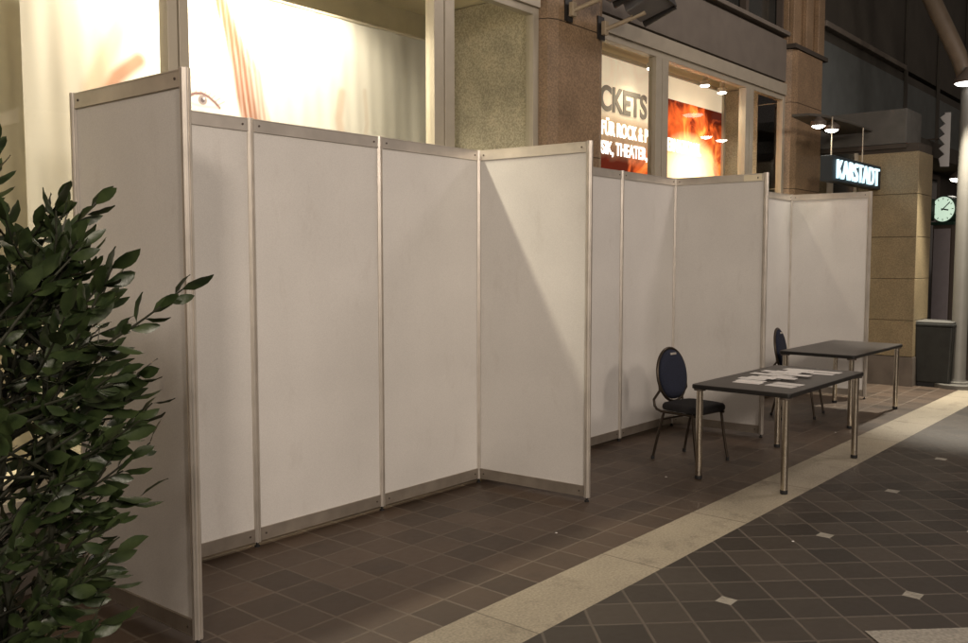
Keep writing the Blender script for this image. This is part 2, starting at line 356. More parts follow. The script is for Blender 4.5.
# window bays : (x0, x1, mullions)
def bay(x0, x1, mull, head, sill, deep):
    fr = MB()
    fr.box(x0, x0+.075, .26, .34, sill, head).box(x1-.075, x1, .26, .34, sill, head)
    fr.box(x0+.0751, x1-.0751, .262, .338, head-.06, head).box(x0+.0751, x1-.0751, .262, .338, sill, sill+.07)
    win = part('window', fr, 'frame', bevel=.004)
    xs = [x0+.0755]
    for a, c in mull:
        b = MB(); m_ = (a+c)/2
        b.box(a, m_-.006, .255, .345, sill+.0705, head-.0605).box(m_+.006, c, .255, .345, sill+.0705, head-.0605).box(m_-.0059, m_+.0059, .27, .33, sill+.071, head-.061)
        b.build('mullion', 'frame', win, bevel=.003); xs += [a-.0005, c+.0005]
    xs.append(x1-.0755)
    for i in range(0, len(xs), 2):
        pb = bmesh.new(); pb.faces.new([pb.verts.new(q) for q in ((xs[i], .30, sill+.0705), (xs[i+1], .30, sill+.0705), (xs[i+1], .30, head-.0605), (xs[i], .30, head-.0605))])
        m_ = MB(); m_.b.free(); m_.b = pb; m_.build('pane', 'glass', win)
    part('window_sill', MB().box(x0, x1, .19, .36, sill-.05, sill-.001), 'frame', bevel=.005)
    part('apron_wall', MB().box(x0, x1, .25, .40, 0, sill-.051), 'stone_base')
    # display box behind the glass
    part('side_wall', MB().box(x1-.02, x1+.06, .625, deep, 0, head+.15).box(x1-.02, x1+.0, .3405, .6249, sill, head+.15), 'stone_in')
    part('side_wall', MB().box(x0-.06, x0+.02, .625, deep, 0, head+.15).box(x0, x0+.02, .3405, .6249, sill, head+.15), 'stone_in')
    part('back_wall', MB().box(x0-.06, x1+.06, deep+.001, deep+.08, 0, head+.16), 'inwall')
    part('display_ceiling', MB().box(x0-.06, x1+.06, .345, deep+.08, head+.161, head+.24), 'ceil')
    part('display_floor', MB().box(x0+.0205, x1-.0205, .401, deep, sill-.10, sill-.02), 'ceil')
HEAD = 3.77
bay(-.61, 4.04, [(.645, .775), (2.77, 2.99)], HEAD, .50, 1.55)
bay(4.93, 9.29, [(5.99, 6.24), (8.10, 8.32)], HEAD, .50, 1.55)
for xa, xb in ((-.62, 4.03), (4.94, 9.27)):
    part('lintel', MB().box(xa+.001, xb-.001, .235, .41, HEAD+.002, 3.915), 'frame')
    part('shadow_joint', MB().box(xa+.001, xb-.001, .30, .41, 3.916, 3.945), 'joint')
    part('fascia', MB().box(xa+.001, xb-.001, .25, .45, 3.946, 4.47), 'plaster', bevel=.004)
    part('ledge', MB().box(xa+.001, xb-.001, .30, .5, 4.471, 4.51), 'joint')
    part('ledge', MB().box(xa+.001, xb-.001, .20, .5, 4.511, 4.56), 'plaster', bevel=.006)
    uw = MB(); n_ = 4; ww = (xb-xa)/n_
    for i in range(n_+1): 
        xx = xa+i*ww; uw.box(max(xa+.002, xx-.04), min(xb-.002, xx+.04), .30, .38, 4.57, 9.4)
    uf = part('upper_window', uw, 'frame_dark')
    MB().box(xa+.003, xb-.003, .39, .41, 4.57, 9.4).build('pane', 'glass_dark', uf)
part('roof_wall', MB().box(-30, -2.11, .25, 2.4, 0, 9.5), 'dark_wall')
part('roof', MB().box(-30, 10.4, .6, 12, 9.51, 9.7), 'dark_wall')
part('core_wall', MB().box(-2.1, 10.4, 1.70, 1.9, 0, 9.5), 'dark_wall')

# picture poster: colours printed in the cloth
def poster():
    x0, x1, z0, z1 = .16, 3.50, .48, 3.50
    b = bmesh.new(); cl = b.loops.layers.float_color.new('print')
    def sm(t, a, c): t = max(0, min(1, (t-a)/(c-a))); return t*t*(3-2*t)
    rnd = random.Random(3)
    def stroke(x, z, pts, w):
        m = 0
        for (xa, za), (xb, zb) in zip(pts, pts[1:]):
            L2 = (xb-xa)**2+(zb-za)**2; t = max(0, min(1, ((x-xa)*(xb-xa)+(z-za)*(zb-za))/L2)); 
            d = math.hypot(x-xa-t*(xb-xa), z-za-t*(zb-za)); m = max(m, 1-sm(d, w*.2, w))
        return m
    def colr(x, z):
        c = Vector((.58, .56, .51))
        if x < 1.0:                                              # soft hair at the left
            f = (1-sm(x, .45, .95)); wv = .5+.25*math.sin(x*31+2.2*math.sin(z*1.1)+3*math.sin(x*4.3))+.25*math.sin(x*13.7+z*.8)
            c = c.lerp(Vector((.30, .25, .18)), f*(.30+.22*wv))
            c = c.lerp(Vector((.27, .11, .05)), .85*stroke(x, z, [(.62, 2.62), (.72, 2.80), (.86, 2.92)], .075))
            c = c.lerp(Vector((.42, .24, .12)), .5*stroke(x, z, [(.58, 2.4), (.56, 2.7), (.74, 3.1), (.9, 3.5)], .10))
        # eye and brow
        if 1.1 < x < 1.5 and 2.6 < z < 2.95:
            e = stroke(x, z, [(1.19, 2.725), (1.215, 2.755), (1.25, 2.772), (1.30, 2.778), (1.35, 2.762), (1.40, 2.73), (1.43, 2.70)], .016)
            c = c.lerp(Vector((.10, .03, .035)), .92*e)
            for k in range(9):                                   # lashes
                a = 1.21+k*.026; zb = 2.765-abs(a-1.29)**2*3; c = c.lerp(Vector((.2, .09, .09)), .5*stroke(x, z, [(a, zb), (a+(a-1.27)*.35, zb+.03)], .007))
            d = math.hypot(x-1.305, (z-2.735))
            if d < .036: c = c.lerp(Vector((.16, .12, .13)), .9*(1-sm(d, .028, .036)))
            if d < .015: c = c.lerp(Vector((.06, .04, .05)), .9)
            if math.hypot(x-1.315, z-2.748) < .007: c = Vector((.8, .8, .8))
            c = c.lerp(Vector((.50, .30, .28)), .5*stroke(x, z, [(1.20, 2.715), (1.25, 2.70), (1.32, 2.695), (1.42, 2.70)], .012))
            c = c.lerp(Vector((.60, .42, .38)), .35*stroke(x, z, [(1.20, 2.80), (1.30, 2.815), (1.41, 2.785)], .014))
        c = c.lerp(Vector((.62, .50, .36)), .45*stroke(x, z, [(1.16, 2.85), (1.27, 2.88), (1.40, 2.87)], .03))
        # hair strands right of the eye
        for dx, a, w in ((0, .74, .085), (.05, .66, .05), (.10, .5, .06), (-.04, .6, .04), (.15, .4, .04)):
            c = c.lerp(Vector((.20, .065, .028)), min(1, a*1.35)*(.75+.25*math.sin(x*160+z*20))*stroke(x, z, [(1.44+dx*.4, 3.42), (1.53+dx*.5, 3.2), (1.60+dx, 2.98), (1.63+dx, 2.8), (1.70+dx, 2.55), (1.74+dx*1.4, 2.1)], w))
        # right: a fold of hair and grey curtain bands
        c = c.lerp(Vector((.34, .20, .12)), .5*stroke(x, z, [(2.50, 2.95), (2.47, 2.75), (2.52, 2.5)], .06))
        c = c.lerp(Vector((.36, .25, .17)), .4*stroke(x, z, [(2.74, 3.0), (2.76, 2.75), (2.72, 2.5)], .03))
        f = sm(x, 2.55, 2.95); wv = .5+.25*math.sin(x*17+.8*math.sin(z*1.3)+2.5*math.sin(x*3.1))+.25*math.sin(x*7.3+z*.5)
        c = c.lerp(Vector((.24, .23, .19)), f*(.35+.35*wv))
        return c
    vs = []
    def steps(a, c, fa, fb, big, small):
        o = [a]
        while o[-1] < c-.001: o.append(min(c, o[-1]+(small if fa < o[-1] < fb else big)))
        return o
    XS = steps(x0, x1, 1.12, 1.48, .011, .0035); ZS = steps(z0, z1, 2.64, 2.92, .02, .0035); nx, nz = len(XS)-1, len(ZS)-1
    for z in ZS:
        row = []
        for x in XS:
            amp = .002+.005*sm(x, 2.5, 3.0)+.002*(1-sm(x, .2, .5))
            y = .98+amp*math.sin(x*19+.8*math.sin(z*1.3)+2.6*math.sin(x*3.3))+.0015*math.sin(x*47+z*2)
            row.append(b.verts.new((x, y, z)))
        vs.append(row)
    for j in range(nz):
        for i in range(nx):
            f = b.faces.new((vs[j][i], vs[j][i+1], vs[j+1][i+1], vs[j+1][i])); f.smooth = True
            for l in f.loops: l[cl] = (*colr(l.vert.co.x, l.vert.co.z), 1)
    me = bpy.data.meshes.new('cloth'); b.to_mesh(me); b.free()
    m = bpy.data.materials.new('printed_cloth'); m.use_nodes = True; n = m.node_tree; p = n.nodes['Principled BSDF']
    a = n.nodes.new('ShaderNodeAttribute'); a.attribute_name = 'print'; n.links.new(a.outputs['Color'], p.inputs['Base Color']); p.inputs['Roughness'].default_value = .85
    me.materials.append(m); o = bpy.data.objects.new('cloth', me); S.collection.objects.link(o)
    t = thing('cloth_poster', 'huge white cloth poster showing an eye and strands of hair', 'poster', (2, .98, .48)); o.parent = t; o.location = (-2, -.98, -.48)
    MB().tube([(.15-2, 0, 3.03), (3.51-2, 0, 3.03)], .012).build('hanging_rod', 'frame', t, smooth=True)
    return t
poster()
# poster spotlights on the display ceiling
def ceiling_spot(loc, label, power, col, group, cone=150, tgt=None):
    t = thing('ceiling_spotlight', label, 'spotlight', loc, 0, group)
    MB().lathe([(.03, .0), (.03, .1), (.012, .105), (.012, .16)], 16).build('housing', 'frame', t, smooth=True)
    MB().lathe([(.055, -.02), (.058, .03), (.03, .05)], 20).build('shade', 'frame', t, smooth=True)
    MB().lathe([(.03, -.034), (.05, -.028), (.052, -.0205)], 20).build('lens', 'lamp_hot', t)
    lamp('spot_light', 'SPOT', (0, 0, -.045), power, col, .045, tgt or (0, 0, -1), R(cone), t)
    return t
for i, x in enumerate((.80, 1.18, 1.62, 2.20)):
    ceiling_spot((x, .60, 3.72), ('first', 'second', 'third', 'fourth')[i]+' spotlight from the left above the cloth poster', P_POSTER, (1, .87, .68), 'spotlights above the cloth poster', 150, (0, .25, -1))

t = ceiling_spot((2.2, 1.32, 3.74), 'added unseen spotlight behind the cloth poster, brightening ceiling and shop wall', 16, (1, .88, .66), 'spotlights above the cloth poster', 170, (0, 0, -1))  # extra hidden lamp added to lift the ceiling, wall and side stone
# tickets board: backlit
def tickets():
    t = thing('tickets_board', 'backlit board with ticket lettering over an orange flame pattern', 'illuminated sign', (5.2, .9, 2.2))
    m = bpy.data.materials.new('backlit_print'); m.use_nodes = True; n = m.node_tree; p = n.nodes['Principled BSDF']; x = NX(n)
    tc = n.nodes.new('ShaderNodeTexCoord'); sp = n.nodes.new('ShaderNodeSeparateXYZ'); n.links.new(tc.outputs['Object'], sp.inputs[0])
    nz = n.nodes.new('ShaderNodeTexNoise'); nz.inputs['Scale'].default_value = 2.6; nz.inputs['Detail'].default_value = 5; nz.inputs['Distortion'].default_value = 1.6
    n.links.new(tc.outputs['Object'], nz.inputs['Vector'])
    X, Z = sp.outputs[0], sp.outputs[2]     # local, origin (5.2,.9,2.2)
    rp = n.nodes.new('ShaderNodeValToRGB'); e = rp.color_ramp.elements
    e[0].position = .30; e[0].color = (.10, .012, .004, 1); e[1].position = .75; e[1].color = (1, .62, .22, 1)
    k = e.new(.48); k.color = (.62, .10, .02, 1); k = e.new(.6); k.color = (.95, .30, .06, 1)
    # hot centre of the flame print
    dx = x.m('DIVIDE', x.m('SUBTRACT', X, 2.75), .85); dz = x.m('DIVIDE', x.m('SUBTRACT', Z, .52), .52)
    rad = x.m('SUBTRACT', 1, x.m('SQRT', x.m('ADD', x.m('MULTIPLY', dx, dx), x.m('MULTIPLY', dz, dz))))
    f = x.m('ADD', nz.outputs['Fac'], x.m('MULTIPLY', rad, .30)); n.links.new(f, rp.inputs['Fac'])
    hot = x.m('MULTIPLY', x.m('MAXIMUM', rad, 0), 2.0)
    fl = x.mix(x.m('MINIMUM', hot, 1), rp.outputs['Color'], (1, .78, .45))
    # left part: pale header running down to orange foot ; right part: pale header only
    leftp = x.m('LESS_THAN', X, 1.95)
    zl = x.m('ADD', Z, x.m('MULTIPLY', x.m('SUBTRACT', nz.outputs['Fac'], .5), .25))
    gl = n.nodes.new('ShaderNodeMapRange'); gl.inputs['From Min'].default_value = .52; gl.inputs['From Max'].default_value = .80; n.links.new(zl, gl.inputs['Value'])
    pale = x.mix(nz.outputs['Fac'], (.62, .50, .36), (.92, .80, .62))
    g2 = n.nodes.new('ShaderNodeMapRange'); g2.inputs['From Min'].default_value = .94; g2.inputs['From Max'].default_value = 1.06; n.links.new(Z, g2.inputs['Value'])
    pale = x.mix(g2.outputs['Result'], (.42, .29, .18), pale)
    left = x.mix(gl.outputs['Result'], fl, pale)
    hd = x.m('GREATER_THAN', Z, 1.36)
    right = x.mix(hd, fl, (.80, .68, .50))
    col = x.mix(leftp, right, left)
    n.links.new(col, p.inputs['Base Color']); n.links.new(col, p.inputs['Emission Color'])
    n.links.new(x.m('ADD', .7, x.m('MULTIPLY', x.m('MAXIMUM', rad, 0), 2.6)), p.inputs['Emission Strength'])
    MB().box(0, 3.60, 0, .05, 0, 1.62).build('face', m, t)
    MB().box(3.601, 3.66, -.03, .06, -.1, 1.66).box(0, 3.66, -.02, .06, 1.621, 1.66).build('frame', 'frame', t)
    lw = glow('white_print_lit', (1, .95, .86), 2.6); lg = mat('grey_print', (.24, .22, .19), .6)
    rx = (R(90), 0, 0); p.inputs['Roughness'].default_value = 1; p.inputs['Specular IOR Level'].default_value = 0
    def txt(b, z0, z1, x0, x1, m_, off):                    # fit the words to a width and cap height
        o = text_mesh('lettering', b, m_, .3, .004, t, (x0, -.008, z0), rx, off, 1)
        v = o.data.vertices; xa = min(q.co.x for q in v); xb = max(q.co.x for q in v); za = min(q.co.y for q in v if q.co.y > -.01 or True); 
        cap = .3*.72
        for q in v: q.co.x = (q.co.x-xa)/(xb-xa)*(x1-x0); q.co.y *= (z1-z0)/cap
    txt("TICKETS", 1.06, 1.32, .45, 1.70, lg, .008)
    txt("FÜR ROCK & POP", .80, .95, .78, 1.93, lw, .004)
    txt("MUSIK, THEATER,", .60, .74, .56, 1.72, lw, .004)
    txt("INTERNATIONAL", .76, .91, 1.97, 3.02, lw, .004)
tickets()
for i, (x, z) in enumerate(((6.5, 3.74), (7.73, 3.74), (8.18, 3.72))):
    ceiling_spot((x, .6, z), ('small spotlight left of the dark mullion above the ticket board', 'left of the two bright spotlights above the orange board', 'right of the two bright spotlights above the orange board')[i], P_TICKET, (1, .84, .62), 'spotlights above the ticket board')

# ------------------------------------------------------------------ wall floodlights (unlit) on brackets
def flood(label, bx, hx0):
    t = thing('wall_floodlight', label, 'floodlight', (bx, .15, 3.72), 0, 'unlit floodlights on the brown pier')
    MB().box(-.05, .05, -.012, 0, -.10, .10).box(-.035, .035, -.03, -.0121, -.11, -.06).build('wall_plate', 'flood_edge', t)
    MB().box(-.03, .03, -.075, -.0301, -.07, .05).build('joint_block', 'bracket', t, bevel=.006)
    MB().tube([(0, -.06, -.02), (.05, -.22, .03), (.10, -.40, .09)], .02).build('arm', 'bracket', t, smooth=True)
    rot = Matrix.Translation((.10, -.42, .17)) @ Euler((R(-22), R(4), R(6))).to_matrix().to_4x4()
    b = MB().prism([(-.20, -.16), (.20, -.16), (.15, .16), (-.15, .16)], -.06, .07, rot); hh = b.build('housing', 'flood_body', t, bevel=.01)
    MB().box(-.21, .21, -.175, -.161, -.075, .085, rot).box(.205, .235, -.16, .16, -.08, .08, rot).build('visor', 'flood_edge', hh, bevel=.004)
    return t
flood('upper left unlit floodlight on its bracket, cut by the picture top', 4.30, 0).location.z = 3.80
flood('lower right unlit floodlight on its bracket beside the lintel', 4.80, 0).location.z = 3.74

# ------------------------------------------------------------------ department store wing at right
D = thing('department_store', 'dark department store with a projecting yellow-tinted stone wing at the far end', 'building', (10.45, 0, 0))
def dpart(name, mb, m, parent=None, **k):
    o = mb.build(name, m, parent or D, **k)
    if parent is None: o.location = (-10.45, 0, 0)
    return o
b = MB(); z = .0
zs = [0, .39, .87, 1.42, 1.97, 2.53, 3.08]
for i, (a, c) in enumerate(zip(zs, zs[1:])):
    if i == 0: continue
    b.box(10.45, 11.12, -1.06, .30, a+.003, c-.003)
dpart('wing_wall', b, 'stone_y', bevel=.004)
dpart('joints', MB().box(10.463, 11.107, -1.047, .29, .39, 3.19), 'joint')
dpart('plinth', MB().box(10.44, 11.13, -1.07, .30, 0, .385), 'stone_base')
dpart('wing_fascia', MB().box(10.43, 11.12, -.90, .30, 3.19, 3.64), 'wing_band', bevel=.01)
dpart('wing_fascia_trim', MB().box(10.425, 11.12, -.905, .3, 3.13, 3.186), 'joint')
# side door glass in the wing behind the booth
dpart('door_frame', MB().box(10.40, 10.447, .02, .10, 0, 3.1).box(10.40, 10.447, -.30, -.26, 0, 3.1), 'frame')
dpart('door_glass', MB().box(10.425, 10.44, -.259, .019, 0, 3.1), 'glass_dark')
# wall between piers and wing, running on behind
dpart('upper_wall', MB().box(10.41, 60, .26, .5, 3.65, 4.72), 'plaster_blue')
dpart('upper_wall_side', MB().box(10.41, 10.449, .301, .5, 0, 3.649), 'plaster_blue')
dpart('ledge', MB().box(10.42, 14.2, .16, .5, 4.86, 4.94), 'plaster', bevel=.01)
dpart('upper_wall_high', MB().box(10.42, 60, .27, .5, 4.941, 9.5), 'dark_wall')
dpart('window_band', MB().box(10.42, 60, .27, .5, 4.721, 4.859), 'dark_wall')
b = MB()
for i in range(12): b.box(14.4+i*2.1, 14.5+i*2.1, .22, .259, 3.66, 9.4)
dpart('pilasters', b, 'dark_wall')
# street level beyond the wing
dpart('street_wall', MB().box(11.13, 60, .32, .5, 0, 3.649), 'dark_wall')
f = dpart('shop_window', MB().box(14.6, 14.7, .27, .319, 0, 3.3).box(16.95, 17.05, .27, .319, 0, 3.3).box(14.71, 16.94, .27, .319, 3.2, 3.3), 'frame_dark')
MB().box(16.12, 16.42, .285, .30, .62, 3.05).build('reflection_strip', 'far_reflection', f)  # bright reflection made as a glowing strip, no lit window
MB().box(14.71, 16.11, .285, .30, .1, 3.19).box(16.43, 16.94, .285, .30, .1, 3.19).build('pane', 'glass_dark', f)
dpart('street_canopy', MB().box(11.14, 40, -.35, .31, 3.35, 3.60), 'dark_wall')
for x in (19.0, 22.0, 25.5):
    g = dpart('shop_window', MB().box(x, x+2.2, .29, .318, .1, 3.0), 'frame_dark')
    MB().box(x+.08, x+2.1, .27, .289, .3, 2.9).build('pane', 'glass_dark', g)
    MB().box(x+.3, x+1.8, .255, .268, 1.1, 1.22).build('lit_display', glow('far_display_lit', (.9, .85, .8), .35), g)
# entrance canopy with two lamps
CN = thing('entrance_canopy', 'thin dark canopy over the store entrance carrying two bright lamps', 'canopy', (8.3, .14, 3.36))
MB().prism([(.15, -.3), (.2, -.50), (.45, -.60), (1.2, -.66), (2.07, -.64), (2.07, -.1)], 0, .035).build('slab', 'dark_wall', CN, bevel=.008)
for i, x in enumerate((8.62, 9.06)):
    t = thing('canopy_lamp', ('left', 'right')[i]+' of the two bright lamps under the entrance canopy', 'lamp', (x, -.42, 3.35), 0, 'lamps under the entrance canopy')
    MB().lathe([(.085, -.10), (.09, -.05), (.03, 0), (.02, .009)], 20).build('shade', 'frame_dark', t, smooth=True)
    MB().lathe([(.03, -.125), (.062, -.112), (.075, -.1005)], 20).build('lens', 'lamp_canopy', t, smooth=True)
    lamp('canopy_light', 'SPOT', (0, 0, -.14), P_CANOPY, (1, .90, .70), .06, (.25, -.15, -1), R(130), t, .8)
# store sign
SG = thing('store_sign', 'glowing blue white store sign hanging below the entrance canopy', 'sign', (8.66, -.60, 2.62))
MB().box(-.06, 1.76, 0, .14, -.02, .28).build('sign_box', 'sign_box', SG, bevel=.005)
text_mesh('lettering', 'KARSTADT', 'letters', .325, .012, SG, (.05, -.014, .015), (R(90), 0, 0), -.001, .98)
MB().tube([(.10, .07, .281), (.10, .07, .74)], .008).build('hanging_rod', 'frame', SG, smooth=True)
MB().tube([(1.22, .07, .281), (1.22, .07, .74)], .008).build('hanging_rod', 'frame', SG, smooth=True)

# ------------------------------------------------------------------ tables
def make_table(label, loc, rz):
    t = thing('folding_table', label, 'table', loc, rz, 'dark tables standing in front of the booths')
    hx, hy = .805, .385; pts = []
    for sx, sy, a0 in ((1, 1, 0), (-1, 1, 90), (-1, -1, 180), (1, -1, 270)):
        for k in range(5):
            a = R(a0+k*22.5); pts.append((sx*(hx-.03)+.03*math.cos(a), sy*(hy-.03)+.03*math.sin(a)))
    MB().prism([(p[0]*.996, p[1]*.992) for p in pts], .7315, .7335).build('tabletop', 'black_top', t)
    MB().prism(pts, .700, .7314).build('edging', 'black_edge', t, bevel=.006)
    for sx in (-1, 1):
        for sy in (-1, 1):
            M_ = Matrix.Translation((sx*(hx-.052), sy*(hy-.05), 0))
            l = MB().lathe([(.025, .03), (.025, .685)], 24, M_).build('leg', 'chrome', t, smooth=True)
            MB().lathe([(.022, 0), (.027, .004), (.027, .0295)], 20, M_).build('foot', 'rubber', l, smooth=True)
            MB().lathe([(.045, .686), (.045, .6995)], 20, M_).build('mounting_plate', 'frame_dark', l)
    return t
tb = make_table('dark table covered with white papers, nearer of the two tables', (4.895, -1.55, 0), 0)
dup(tb, (7.72, -1.08, 0), 0, 'bare dark table farther away, before the last booth')

# papers
rp = random.Random(11); pp = []
for i in range(13): pp.append((4.44+i*.083+(0 if i < 2 else .03), -1.46+rp.uniform(-.05, .05)-(.03 if 3 < i < 11 else 0)))
row2 = [(4.43, -1.73), (4.56, -1.735), (5.33, -1.70), (5.47, -1.71)]
extra = [(4.78, -1.60), (4.92, -1.39), (5.03, -1.62), (5.12, -1.40)]
G = 'white papers spread on the nearer table'
pos_words = ['nearest', 'second', 'third', 'fourth', 'fifth', 'sixth', 'seventh', 'eighth', 'ninth', 'tenth', 'eleventh', 'twelfth', 'farthest']
def paper(x, y, z, rz, label, w=.098, l=.21):
    th = rp.choice((.001, .002, .003))
    o = MB().box(-w/2, w/2, -l/2, l/2, 0, th).build('paper_sheet', 'paper', None, (x, y, z), (0, 0, rz)); return tag(o, label, 'paper', G)
for i, (x, y) in enumerate(pp): paper(x, y, .7345+(i % 4)*.0032, R(rp.uniform(-9, 5)), pos_words[i]+' paper, counted from the near end, in the long fanned row on the table')
for (x, y), w in zip(row2, ('nearest single paper by the front table edge', 'second single paper by the front table edge', 'first of the two papers by the far right table corner', 'last paper at the far right table corner')): paper(x, y, .7345, R(rp.uniform(-5, 3)), 'white '+w)
for (x, y), w in zip(extra, ('overlapping the near half of the row toward the front edge', 'under the near half of the row toward the chair side', 'overlapping the middle of the row toward the front edge', 'at the far half of the row toward the chair side')): paper(x, y, .7475, R(rp.uniform(-9, 9)), 'loose paper '+w)

# ------------------------------------------------------------------ chairs
def make_chair(label, loc, rz):
    t = thing('banquet_chair', label, 'chair', loc, rz, 'black banquet chairs behind the tables')
    hw = .195
    # seat cushion
    b = bmesh.new(); prof = []
    n1 = 28
    def outline(s):
        o = []
        for k in range(n1):
            a = 2*math.pi*k/n1; ca, sa = math.cos(a), math.sin(a); e = .38
            o.append((s*.215*math.copysign(abs(ca)**e, ca)*(1-.05*sa), s*.205*math.copysign(abs(sa)**e, sa)))
        return o
    rings = []
    for s, z in ((.90, .425), (.985, .432), (1, .448), (.99, .468), (.94, .482), (.80, .490), (.45, .495)):
        rings.append([b.verts.new((x, y, z)) for x, y in outline(s)])
    for a, c in zip(rings, rings[1:]):
        for i in range(n1): b.faces.new((a[i], a[(i+1) % n1], c[(i+1) % n1], c[i]))
    b.faces.new(rings[0][::-1]); b.faces.new(rings[-1])
    m = MB(); m.b.free(); m.b = b; m.build('seat', 'blackfab', t, smooth=True)
    # oval back pad, leaning
    Mb = Matrix.Translation((0, .225, .70)) @ Matrix.Rotation(R(-9), 4, 'X')
    def oval(rx, rz_, prof_, m_, name, par):
        b = bmesh.new(); n = 32; rr = []
        for s, y in prof_:
            rr.append([b.verts.new(Mb @ Vector((rx*s*math.cos(2*math.pi*k/n), y, rz_*s*math.sin(2*math.pi*k/n)*(1 if math.sin(2*math.pi*k/n) > 0 else .96)))) for k in range(n)])
        for a, c in zip(rr, rr[1:]):
            for i in range(n): b.faces.new((a[i], a[(i+1) % n], c[(i+1) % n], c[i]))
        b.faces.new(rr[0][::-1]); b.faces.new(rr[-1]); q = MB(); q.b.free(); q.b = b; return q.build(name, m_, par, smooth=True)
    bk = oval(.178, .215, ((.6, -.040), (.85, -.036), (.96, -.026), (1, -.010), (1, .008), (.95, .018), (.6, .022)), 'navy', 'backrest', t)
    pipe = [Mb @ Vector((.188*math.cos(2*math.pi*k/40), 0, .226*math.sin(2*math.pi*k/40))) for k in range(41)]
    MB().tube(pipe, .0125, 10).build('back_frame', 'blackmetal', bk, smooth=True)
    # grab handle recess at the top
    MB().box(-.038, .038, -.045, -.033, .165, .185, Mb).build('grab_handle', 'alu', bk, bevel=.005)
    # side tubes: from the oval curving under the seat
    for s in (-1, 1):
        p = [Mb @ Vector((s*.178, 0, -.06)), Mb @ Vector((s*.180, .002, -.12)), Vector((s*.190, .262, .50)), Vector((s*.193, .250, .45)), Vector((s*.195, .225, .425)), Vector((s*.195, .18, .412)), Vector((s*.19, -.17, .412))]
        MB().tube(p, .0115, 10).build('side_rail', 'blackmetal', t, smooth=True)
        for nm, q in (('leg', [(s*hw, .15, .412), (s*.205, .20, .22), (s*.215, .245, .012)]), ('leg', [(s*hw, -.14, .412), (s*.203, -.165, .22), (s*.212, -.20, .012)])):
            l = MB().tube(q, .0115, 10).build(nm, 'blackmetal', t, smooth=True)
            MB().lathe([(.015, 0), (.015, .03)], 10, Matrix.Translation((q[-1][0], q[-1][1], 0))).build('foot', 'rubber', l)
    MB().tube([(-.20, .17, .345), (.20, .17, .345)], .009).build('stretcher', 'blackmetal', t, smooth=True)
    MB().tube([(-.19, -.13, .412), (.19, -.13, .412)], .010).build('cross_bar', 'blackmetal', t, smooth=True)
    return t
c1 = make_chair('dark chair with oval navy back behind the table with papers', (4.69, -.88, 0), R(-9))
dup(c1, (7.42, -.74, 0), R(8), 'dark chair partly hidden behind the bare farther table')

# ------------------------------------------------------------------ litter bin, column, pole
LB = thing('litter_bin', 'dark square litter bin with a grey lid beside the pale column', 'litter bin', (10.78, -1.30, 0), R(0))
MB().prism([(-.19, -.19), (.19, -.19), (.19, .19), (-.19, .19)], 0, .05).build('base', 'rubber', LB)
b = bmesh.new(); lo = [b.verts.new((x*.20, y*.20, .051)) for x, y in ((-1, -1), (1, -1), (1, 1), (-1, 1))]; hi = [b.verts.new((x*.235, y*.235, .80)) for x, y in ((-1, -1), (1, -1), (1, 1), (-1, 1))]
b.faces.new(lo[::-1]); b.faces.new(hi)
for i in range(4): b.faces.new((lo[i], lo[(i+1) % 4], hi[(i+1) % 4], hi[i]))
q = MB(); q.b.free(); q.b = b; q.build('body', 'bin', LB, bevel=.02)
MB().box(-.245, .245, -.245, .245, .801, .835).build('rim', 'bin', LB, bevel=.008)
MB().prism([(-.23, -.23), (.23, -.23), (.23, .23), (-.23, .23)], .8351, .865).build('lid', 'bin_top', LB, bevel=.01)
LB.location = (10.80, -1.27, 0)

CO = thing('branching_column', 'tall pale steel column with slanting branches and a lamp at right', 'column', (10.80, -1.53, 0))
MB().lathe([(.30, 0), (.30, .05), (.28, .06)], 32).build('base_slab', 'pole', CO, smooth=True)
MB().lathe([(.17, .0601), (.17, .075), (.105, .085), (.093, .12), (.088, 3.95), (.082, 4.05)], 32).build('shaft', 'pole', CO, smooth=True)
MB().tube([(0, .02, 3.95), (0, .10, 4.22), (0, .60, 5.35), (0, 1.2, 6.75), (0, 1.9, 8.4)], .105, 20).build('branch', 'beam', CO, smooth=True)
MB().tube([(0, -.02, 3.95), (.0, -.07, 4.4), (0, -.16, 6), (0, -.3, 8.4)], .085, 20).build('branch', 'pole', CO, smooth=True)
def street_head(parent, loc, power, col, nm='lamp_head', cone=168, aim=None, size=.10):
    h = MB().lathe([(.17, -.02), (.175, .0), (.15, .05), (.08, .12), (.04, .17)], 28, Matrix.Translation(loc)).build(nm, 'frame_dark', parent, smooth=True)
    MB().lathe([(.06, -.05), (.13, -.04), (.155, -.0205)], 28, Matrix.Translation(loc)).build('lens', 'lamp_street', h, smooth=True)
    lamp('head_light', 'SPOT', (loc[0], loc[1], loc[2]-.075), power, col, size, aim or (loc[0], loc[1], loc[2]-1), R(cone), parent, .4)
street_head(CO, (-.30, -.06, 3.90), P_POLE, (1, .90, .74), cone=72, aim=(-.50, -.22, 2.9))
MB().tube([(-.30, 0, 4.06), (-.15, 0, 4.09), (-.04, 0, 4.05)], .02).build('lamp_arm', 'pole', CO, smooth=True)

